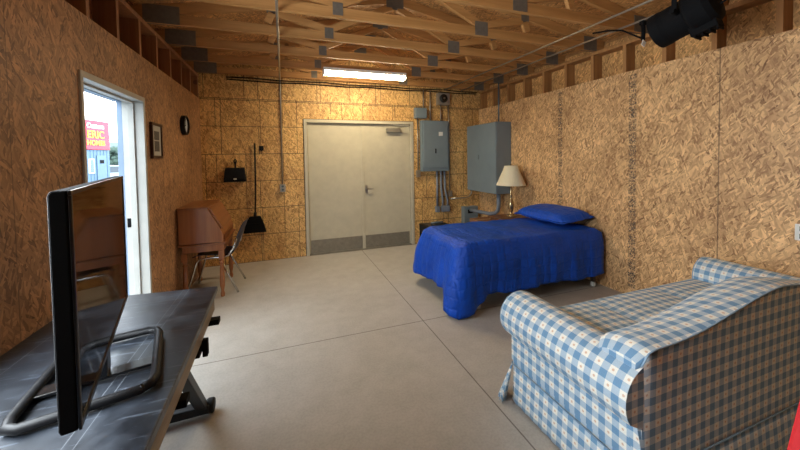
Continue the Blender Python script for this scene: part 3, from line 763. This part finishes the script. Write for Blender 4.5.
def flange(u, s):
    a = 2*PI*u
    cx_, sy_ = math.cos(a), math.sin(a)
    e = max(abs(cx_), abs(sy_)); x = cx_/e; y = sy_/e
    return (3.255+x*(.22+.03*s), 3.32+y*(.40+.035*s), .765+.05*(x*.5+.5)+.004*math.sin(u*80)-.01*s)
fm.grid(lambda u, v: flange(u, v), 100, 2, wrapu=True)
fl_ = fm.build('flange', M_blue, pil, smooth=True, solid=.006)

# ================================================================== SIDE TABLE, LAMP, BOXES
M_dwood = wood('side_table_wood', '#7a4e30', '#4c2d1a', 'x', 1, .45, .2, knots=False)
stb = thing('side_table', (3.25, 4.17, 0), 'small brown wooden side table between the bed head and the large cabinet', 'side table')
MB().box(3.0, 3.50, 4.0, 4.36, .59, .62).build('tabletop', M_dwood, stb, bevel=.005)
MB().box(3.03, 3.47, 4.03, 4.33, .45, .589).build('apron', M_dwood, stb, bevel=.003)
dr = MB().box(3.02, 3.0299, 4.06, 4.30, .47, .575).build('drawer', M_dwood, stb, bevel=.002)
MB().lathe([(0, 0), (.012, 0), (.015, .015), (0, .02)], (3.0, 4.18, .52), 12, RX).build('knob', M_chrome, dr)
for x in (3.05, 3.45):
    for y in (4.05, 4.31): MB().box(x-.02, x+.02, y-.02, y+.02, 0, .449).build('leg', M_dwood, stb, bevel=.003)
lp = thing('table_lamp', (3.30, 4.17, .621), 'table lamp with a cream pleated shade and brass base on the side table', 'table lamp')
M_brass = simple('brass_glass', '#b8a078', .2, .8)
MB().lathe([(0, 0), (.075, 0), (.078, .012), (.06, .02), (.055, .028), (.03, .035), (.022, .06), (.03, .08), (.045, .12), (.05, .17), (.04, .22), (.022, .27), (.018, .30), (.026, .32), (.018, .34), (.012, .40), (.012, .46)], (3.30, 4.17, .621), 28).build('base', M_brass, lp, smooth=True)
MB().lathe([(.0, 0), (.02, 0), (.03, .03), (.028, .06), (.012, .09), (0, .095)], (3.30, 4.17, 1.09), 16).build('bulb', M_white, lp, smooth=True)
M_shade, nt_, b_ = newmat('cream_shade'); b_.inputs['Base Color'].default_value = srgb('#e9dcbc'); b_.inputs['Roughness'].default_value = .8
b_.inputs['Transmission Weight'].default_value = .0; b_.inputs['Subsurface Weight'].default_value = .1
MB().lathe([(.215, 0), (.165, .12), (.12, .22), (.095, .30)], (3.30, 4.17, 1.10), 96, cap=False, flute=.02).build('lamp_shade', M_shade, lp, solid=.003)
hp = MB(); hp.tube([(3.30, 4.17, 1.0), (3.30, 4.17, 1.41)], .003, 6); hp.lathe([(0, 0), (.01, 0), (.006, .02), (0, .025)], (3.30, 4.17, 1.41), 10); hp.build('finial', M_brass, lp)
for dx in (-1, 1): hp2 = MB().bar((3.30, 4.17, 1.395), (3.30+dx*.092, 4.17, 1.395), .003, .003).build('shade_spoke', M_brass, lp)

M_card = simple('cardboard', '#8a6142', .8)
cbx = thing('cardboard_box', (3.1, 4.6, 0), 'brown cardboard box behind the side table under the large cabinet', 'box')
MB().box(2.95, 3.33, 4.42, 4.80, .0, .50).build('carton', M_card, cbx, bevel=.004)
fx = MB(); fx.box(2.945, 3.335, 4.415, 4.605, .501, .506); fx.box(2.945, 3.335, 4.612, 4.805, .501, .506); fx.build('flap', M_card, cbx)
MB().box(2.9445, 3.3355, 4.59, 4.63, .507, .5085).build('tape', simple('tape', '#a98c5c', .3), cbx)

crate = thing('black_crate', (2.38, 4.95, 0), 'black plastic crate of dark odds and ends behind the foot of the bed', 'crate')
cr = MB(); x0, x1, y0, y1 = 2.17, 2.6, 4.8, 5.15
cr.box(x0, x1, y0, y1, 0, .02)
for a in ((x0, x0+.012, y0, y1), (x1-.012, x1, y0, y1), (x0+.012, x1-.012, y0, y0+.012), (x0+.012, x1-.012, y1-.012, y1)):
    cr.box(*a, .02, .12); cr.box(*a, .30, .40)
for i in range(9):
    x = x0+.02+i*(x1-x0-.04)/8; cr.box(x-.008, x+.008, y0, y0+.011, .12, .30); cr.box(x-.008, x+.008, y1-.011, y1, .12, .30)
for i in range(7):
    y = y0+.02+i*(y1-y0-.04)/6; cr.box(x0, x0+.011, y-.008, y+.008, .12, .30); cr.box(x1-.011, x1, y-.008, y+.008, .12, .30)
cr.build('basket', M_black, crate)
MB().box(x0-.008, x1+.008, y0-.008, y1+.008, .401, .415).build('rim', M_black, crate, bevel=.004)
it = MB().box(2.21, 2.56, 4.84, 5.11, .0205, .428).build('dark_case', simple('dark_case', '#1d2024', .4), None, bevel=.012)
tag(it, 'dark hard case standing inside the black crate', 'case')
it2 = MB().tube([(2.28, 4.9, .455), (2.4, 4.93, .455), (2.5, 4.9, .455)], .02, 10).build('torch', M_greyd, None, smooth=True)
tag(it2, 'short grey cylinder lying on top of the dark case in the crate', 'cylinder')

# ================================================================== SOFA
M_g = gingham()
M_welt = simple('welt_cloth', '#8aa3b8', .9)
sofa = thing('sofa', (2.33, 1.25, 0), 'blue and white gingham rolled-arm sofa with a curved back, facing the bed', 'sofa')
def acc(pts):
    L = [0]
    for a, b in zip(pts, pts[1:]): L.append(L[-1]+math.dist(a, b))
    return L
def sweep(mb, prof, ts, place, v0=0):
    """prof: list of 2D pts or function t->pts; ts: list of stations; place(p, t)->xyz"""
    rows = []
    for t in ts:
        pr = prof(t) if callable(prof) else prof
        rows.append((pr, acc(pr)))
    n = len(rows[0][0]); vs = []; uv = []
    for (pr, L), t in zip(rows, ts):
        for p, l in zip(pr, L): vs.append(place(p, t)); uv.append((l, t+v0))
    fs = [(j*n+i, j*n+i+1, (j+1)*n+i+1, (j+1)*n+i) for j in range(len(ts)-1) for i in range(n-1)]
    mb.add(vs, fs, uv)
def fan(mb, pts, c, uvf):
    vs = [c]+list(pts); n = len(pts)
    mb.add(vs, [(0, i+1, i+2) for i in range(n-1)], [uvf(v) for v in vs])
def boxuv(mb, x0, x1, y0, y1, z0, z1, puff=0, n=10):
    W, D, H = x1-x0, y1-y0, z1-z0
    def P(a, b, cc):   # cube -1..1
        x = (x0+x1)/2+a*W/2; y = (y0+y1)/2+b*D/2; z = (z0+z1)/2+cc*H/2
        e = (1-a**4)*(1-b**4)
        z += puff*e*cc
        return (x, y, z)
    mb.grid(lambda u, v: P(2*u-1, 2*v-1, 1), n, n, lambda u, v: (u*W, v*D))
    mb.grid(lambda u, v: P(2*u-1, 2*v-1, -1), n, n, lambda u, v: (u*W, v*D))
    for b in (-1, 1): mb.grid(lambda u, v: P(2*u-1, b, 2*v-1), n, 2, lambda u, v: (u*W, v*H))
    for a in (-1, 1): mb.grid(lambda u, v: P(a, 2*u-1, 2*v-1), n, 2, lambda u, v: (u*D, v*H))
SX0, SX1, SYB, SYF = 1.345, 3.32, .89, 1.70
def armprof(s):
    # outer side at x = ox (s=+1: outer to -X). from skirt top outer up, round the roll, down the inner side
    ox = SX0 if s > 0 else SX1
    r = .145; cz = .545; cxr = ox+s*.05
    P = [(ox, .25), (ox, .33), (ox, .40), (ox-s*.0, .425)]
    for i in range(25):
        a = math.radians(215-(215+55)*i/24)
        P.append((cxr+s*r*math.cos(a), cz+r*math.sin(a)))
    P += [(ox+s*.14, .40), (ox+s*.14, .33)]
    return P
for s in (1, -1):
    a = MB(); pr = armprof(s)
    ys = [SYF-(SYF-SYB-.06)*i/16 for i in range(17)]
    cxr = (SX0 if s > 0 else SX1)+s*.05
    def place(p, t):
        # slight narrowing and rounding at both ends
        e = min((SYF-t)/.03, (t-SYB+.03)/.06, 1); e = max(0, min(1, e)); k_ = .88+.12*math.sqrt(1-(1-e)**2)
        return (cxr+(p[0]-cxr)*(k_ if p[1] > .43 else 1), t, .555+(p[1]-.555)*(k_ if p[1] > .43 else 1))
    ys = [SYF, SYF-.01, SYF-.03]+ys[1:-1]+[SYB+.06, SYB+.03, SYB+.005]
    sweep(a, pr, ys, place)
    for t in (ys[0], ys[-1]):
        pts = [place(p, t) for p in pr]; fan(a, pts, (cxr+s*.01, t, .50), lambda v: (v[0], v[2]))
    arm = a.build('arm', M_g, sofa, smooth=True)
    # piping around the front of the roll
    MB().tube([place(p, SYF-.004) for p in pr[3:-1]], .004, 6).build('piping', M_welt, arm, smooth=True)
# base body and outside panels
b = MB()
sweep(b, [(SX0, .46), (SX0, .1)], [SYB+.01+(SYF-SYB-.02)*i/10 for i in range(11)], lambda p, t: (p[0]+.004, t, p[1]))
sweep(b, [(SX1, .46), (SX1, .1)], [SYB+.01+(SYF-SYB-.02)*i/10 for i in range(11)], lambda p, t: (p[0]-.004, t, p[1]))
sweep(b, [(SYF, .42), (SYF, .1)], [SX0+.004+(SX1-SX0-.008)*i/10 for i in range(11)], lambda p, t: (t, p[0]-.02, p[1]))
sweep(b, [(SYB, .6), (SYB, .1)], [SX0+.004+(SX1-SX0-.008)*i/10 for i in range(11)], lambda p, t: (t, p[0]+.01, p[1]))
sweep(b, [(SYB+.1, .40), (SYF-.02, .40)], [SX0+.01+(SX1-SX0-.02)*i/10 for i in range(11)], lambda p, t: (t, p[0], p[1]))
b.build('frame_panels', M_g, sofa)
# camel back
def hump(x):
    d = max(0, min(1, (min(x-SX0, SX1-x)-.12)/.95))
    return .752+.125*(.5-.5*math.cos(d*PI))
def backprof(x):      # z of the rear welt; a soft roll leans forward over the seat
    z = hump(x)
    P = [(SYB, .12), (SYB, .30), (SYB, .50), (SYB-.004, z-.05), (SYB-.008, z)]
    for i in range(17):
        a = math.radians(165-195*i/16)
        P.append((SYB+.10+.108*math.cos(a), z-.010+.028*math.sin(a)-(.045*i/16)))
    P += [(SYB+.20, z-.12), (SYB+.20, z-.20), (SYB+.24, .42)]
    return P
bk_ = MB(); xs = [SX0-.02+(SX1-SX0+.04)*i/56 for i in range(57)]
def bplace(p, t):
    e = min((t-SX0+.02)/.09, (SX1+.02-t)/.09, 1); e = math.sqrt(max(0, 1-(1-max(0, e))**2))
    yc = SYB+.12; k_ = .8+.2*e
    if p[1] < .5 and p[0] <= SYB: return (max(SX0, min(SX1, t)), p[0], p[1])
    return (t, yc+(p[0]-yc)*k_, p[1]-(1-e)*.05*(1 if p[1] > .6 else 0))
sweep(bk_, backprof, xs, bplace)
for t in (xs[0], xs[-1]):
    pts = [bplace(p, t) for p in backprof(t)]; fan(bk_, pts, (t, SYB+.1, .6), lambda v: (v[1], v[2]))
bko = bk_.build('back', M_g, sofa, smooth=True)
MB().tube([(t, SYB-.008, bplace(backprof(t)[4], t)[2]) for t in xs], .004, 6).build('piping', M_welt, bko, smooth=True)
# seat cushions
xm1 = (SX0+SX1)/2
for x0, x1 in ((SX0+.17, 2.01), (2.016, 2.62), (2.626, SX1-.17)):
    c_ = MB(); boxuv(c_, x0, x1, SYB+.235, SYF-.01, .403, .525, .018, 12)
    c_.build('seat_cushion', M_g, sofa, smooth=False, bevel=.02)
# skirt with pleats
sk = MB()
def skirt(a, bb, nrm, mbx):
    a, bb = Vector(a), Vector(bb); L = (bb-a).length; N = 40
    vs = []; uv = []
    for j in range(5):
        h = .225-.215*j/4
        for i in range(N+1):
            p = a+(bb-a)*(i/N); off_ = (.006+.014*(j/4))+.003*math.sin(i*1.7)*(j/4)
            vs.append((p.x+nrm[0]*off_, p.y+nrm[1]*off_, h)); uv.append((L*i/N, h))
    mbx.add(vs, [(j*(N+1)+i, j*(N+1)+i+1, (j+1)*(N+1)+i+1, (j+1)*(N+1)+i) for j in range(4) for i in range(N)], uv)
skirt((SX0, SYB, 0), (SX0, SYF-.03, 0), (-1, 0), sk); skirt((SX1, SYB, 0), (SX1, SYF-.03, 0), (1, 0), sk)
skirt((SX0, SYB, 0), (SX1, SYB, 0), (0, -1), sk); skirt((SX0+.03, SYF, 0), (SX1-.03, SYF, 0), (0, 1), sk)
sko = sk.build('skirt', M_g, sofa, smooth=True, solid=.004)
# flared pleat at the front corner
for cx_, s in ((SX0, 1), (SX1, -1)):
    pl_ = MB(); vs = []; uv = []
    N = 24
    for j in range(6):
        t = j/5; h = .23-.225*t
        for i in range(N+1):
            a = math.radians(180-90*i/N); rr = .012+t*(.065+.02*math.cos(i*1.6))
            vs.append((cx_+s*rr*math.cos(a)*1.0, SYF-.02+rr*math.sin(a)*1.0+.0, h)); uv.append((rr*a*1.5, h))
    pl_.add(vs, [(j*(N+1)+i, j*(N+1)+i+1, (j+1)*(N+1)+i+1, (j+1)*(N+1)+i) for j in range(5) for i in range(N)], uv)
    pl_.build('pleat', M_g, sofa, smooth=True, solid=.004)
for x0, x1, y0, y1 in ((SX0, SX0, SYB, SYF), ):
    MB().tube([(SX0-.008, SYB, .228), (SX0-.008, SYF-.02, .228), (SX0, SYF, .228), (SX1, SYF, .228), (SX1+.008, SYF-.02, .228), (SX1+.008, SYB, .228), (SX1, SYB-.008, .228), (SX0, SYB-.008, .228), (SX0-.008, SYB, .228)], .004, 6).build('piping', M_welt, sko, smooth=True)

# ================================================================== STAGE LIGHT
A = Vector((2.68, 1.64, 2.475)); B = Vector((2.71, 1.39, 2.545)); ax = (B-A).normalized()
slt = thing('stage_light', tuple((A+B)/2), 'black cylindrical spotlight hanging from the trusses at the top right', 'spotlight')
q = Vector((0, 0, 1)).rotation_difference(ax).to_matrix()
L_ = (B-A).length
MB().lathe([(.118, -.06), (.125, -.055), (.125, 0), (.12, .02), (.12, L_*.55), (.135, L_*.6), (.14, L_*.65), (.14, L_), (.12, L_+.03), (.05, L_+.045), (0, L_+.045)], A, 36, q, cap=False).build('can', M_blackm, slt, smooth=False, solid=.004)
MB().lathe([(0, .03), (.124, .03)], A, 30, q, cap=False).build('lens', M_scr, slt)
lb = A+ax*(L_*.8)
dn = (q @ Vector((1, 0, 0))); dn = -Vector((0, 0, 1))+ax*ax.z; dn.normalize()
mm = MB()
p0 = lb+dn*.14
mm.bar(p0-ax*.08, p0+ax*.07, .10, .07); 
for i in range(4):
    mm.bar(p0-ax*.06+ax*.04*i+dn*.03, p0-ax*.06+ax*.04*i+dn*.055, .09, .012)
mm.build('lamp_base', M_blackm, slt, bevel=.006)
side = ax.cross(dn).normalized()
yk = MB(); mid = A+ax*L_*.5; top = Vector((mid.x, mid.y, 2.70))
yk.bar(mid+side*.165, Vector((top.x, top.y, top.z))+side*.165, .006, .03, ax); yk.bar(mid-side*.165, top-side*.165, .006, .03, ax); yk.bar(top+side*.168, top-side*.168, .03, .006, (0, 0, 1))
yk.build('yoke', M_blackm, slt)
for q_ in (1, -1): MB().tube([mid+side*.13*q_, mid+side*.2*q_], .016, 10).build('knob', M_blackm, slt)
MB().tube([top, (top.x, top.y, 2.779)], .014, 10).build('hanger_bolt', M_steel, slt)
hh = B+ax*.03
MB().tube([hh, hh+ax*.05+side*.02, hh+ax*.08, hh+ax*.075-Vector((0, 0, .03)), hh+ax*.03-Vector((0, 0, .035)), hh-ax*.02-Vector((0, 0, .03))], .007, 8).build('handle', M_blackm, slt, smooth=True)
MB().box(mid.x-.1, mid.x+.1, 1.30, 1.50, 2.7795, 2.782).build('mounting_plate', M_blackm, slt)
# plug and cord beside it
pc = thing('hanging_plug', (3.10, 2.08, 2.7), 'black cord and plug with white tag hanging left of the spotlight', 'plug')
MB().box(3.075, 3.125, 2.06, 2.10, 2.715, 2.751).build('strap', M_blackm, pc, bevel=.004)
MB().tube([(3.10, 2.08, 2.72), (3.105, 2.08, 2.66), (3.10, 2.08, 2.58)], .016, 10).build('plug_body', M_blackm, pc, smooth=True)
MB().tube([(3.09, 2.09, 2.60), (3.05, 2.12, 2.63), (3.0, 2.2, 2.70), (2.96, 2.3, 2.73), (2.93, 2.45, 2.755)], .008, 8).build('cord', M_blackm, pc, smooth=True)
MB().prism([(3.07, 2.535), (3.105, 2.52), (3.125, 2.56), (3.09, 2.58)], 'y', 2.07, 2.078).build('tag', M_white, pc)

# ================================================================== RED CHAIR (corner)
M_red = simple('red_cloth', '#b3121a', .8)
rc = local('red_chair', (1.26, .20, 0), (0, 0, math.radians(-12)), 'bright red cloth-backed chair just entering the bottom right corner behind the sofa', 'chair')
MB().prism([(-.24, .50), (.24, .50), (.10, .99), (.07, 1.01), (-.07, 1.01), (-.10, .99)], 'y', .16, .20).build('backrest', M_red, rc, bevel=.012)
MB().box(-.22, .22, -.22, .20, .44, .48).build('seat', M_red, rc, bevel=.015)
for x in (-.2, .2):
    MB().tube([(x, .19, 0), (x, .19, .5)], .012, 8).build('leg', M_blackm, rc); MB().tube([(x, -.19, 0), (x, -.19, .44)], .012, 8).build('leg', M_blackm, rc)

# ================================================================== OUTSIDE
gm = simple('gravel', '#6c7276', .9, var=.2, scale=3)
struct(MB().box(-60, XL-T-.07, -30, 90, -.14, -.04), 'floor', gm)
ks = local('drive_through_kiosk', (-6.50, 15.0, -.04), (0, 0, math.radians(-13)), 'pale blue-grey kiosk with a big red sign, seen through the doorway', 'kiosk')
M_kb = simple('blue_grey_siding', '#50687c', .7)
kb = MB().box(-2.2, 0, -3.0, .72, 0, 2.05)
for i in range(24): kb.box(.0, .012, -2.98+i*.155, -2.96+i*.155, 0, 2.04)
kb.build('body', M_kb, ks)
MB().box(.001, .04, -.28, -.06, 1.2, 1.72).build('window_frame', M_white, ks)
MB().box(.0405, .045, -.25, -.09, 1.23, 1.69).build('pane', simple('kiosk_glass', '#38536e', .1), ks)
MB().box(.001, .03, .08, .52, 0, 1.85).build('kiosk_door', simple('kiosk_door', '#48627a', .5), ks, bevel=.004)
MB().box(.0305, .034, .2, .4, 1.55, 1.68).build('door_notice', M_blackm, ks)
sg = MB().box(-1.5, .06, -3.0, .68, 2.06, 3.12).build('sign', simple('sign_red', '#a81c34', .5), ks, bevel=.01)
def text(s, size, z, yc, mat, parent):
    cu = bpy.data.curves.new('lettering', 'FONT'); cu.body = s; cu.size = size; cu.align_x = 'CENTER'; cu.extrude = .006; cu.offset = .006
    cu.materials.append(mat)
    t_ = bpy.data.objects.new('lettering', cu); COL.objects.link(t_); bpy.context.view_layer.update()
    me = bpy.data.meshes.new_from_object(t_.evaluated_get(bpy.context.evaluated_depsgraph_get())); bpy.data.objects.remove(t_)
    me.name = 'lettering'; o = bpy.data.objects.new('lettering', me); COL.objects.link(o); o.parent = parent
    o.location = (.068, yc, z); o.rotation_euler = (PI/2, 0, PI/2); return o
M_yel = simple('yellow_letters', '#c8a020', .5)
text('Custom', .24, 2.84, .02, M_white, sg); text('ERIC', .38, 2.48, .02, M_yel, sg); text('HOMES', .25, 2.22, .02, M_yel, sg)
# parked car, trees and hill beyond
car = local('parked_car', (-9.7, 24.2, -.04), (0, 0, math.radians(60)), 'white parked car beyond the kiosk, seen through the doorway', 'car')
M_car = simple('white_car_paint', '#8a949c', .3, coat=.4)
MB().prism([(-2.1, .3), (2.1, .3), (2.15, .7), (2.0, .85), (1.1, .95), (.6, 1.4), (-.9, 1.42), (-1.6, 1.0), (-2.1, .9)], 'y', -.85, .85).build('body', M_car, car, bevel=.06)
wi = MB(); wi.prism([(-1.3, 1.0), (.95, .98), (.52, 1.34), (-.85, 1.36)], 'y', -.86, .86); wi.build('windows', simple('car_glass', '#2a3640', .1), car)
for x in (-1.35, 1.35):
    for y in (-.8, .8): MB().lathe([(0, -.1), (.3, -.1), (.33, -.08), (.33, .08), (.3, .1), (0, .1)], (x, y, .33), 24, Matrix.Rotation(PI/2, 3, 'X')).build('wheel', M_rubber, car)
M_leaf = simple('far_foliage', '#34463c', .9, var=.3, scale=2)
M_bark = simple('bark', '#5b5048', .9)
for i, (tx, ty, hgt, lb) in enumerate(((-15.2, 38, 3.0, 'green tree behind the parked car, nearer the kiosk'), (-14.2, 41, 3.2, 'green tree behind the parked car, nearer the door jamb'), (-17.8, 44, 3.4, 'green tree behind the kiosk'))):
    tr = thing('tree', (tx, ty, -.04), lb, 'tree', 'trees beyond the car')
    MB().tube([(tx, ty, -.04), (tx, ty, hgt*.5)], [.16, .09], 10).build('trunk', M_bark, tr)
    cm = MB()
    rnd = random.Random(i)
    for j in range(70):
        a = rnd.random()*2*PI; rr = rnd.random()**.5*hgt*.38; zz = hgt*(.45+.45*rnd.random()); s_ = .25+.25*rnd.random()
        cm.lathe([(0, -s_*.8), (s_*.8, -s_*.4), (s_, 0), (s_*.7, s_*.5), (0, s_*.75)], (tx+rr*math.cos(a), ty+rr*math.sin(a), zz), 7)
    cm.build('crown', M_leaf, tr)
hm = MB()
def hill(u, v):
    x = -75+70*u; y = 62+30*v
    return (x, y, -.2+(5.5*math.sin(PI*min(1, u*1.1))**.7+1.0*noise.noise(Vector((x*.1, y*.1, 0))))*math.sin(PI*v*.5)*1.15)
hm.grid(hill, 40, 8); hm.build('hill', simple('hill_green', '#48565a', .95, var=.2, scale=.3), None, smooth=True)['kind'] = 'structure'

for o in bpy.data.objects:
    if '_o' in o: del o['_o']
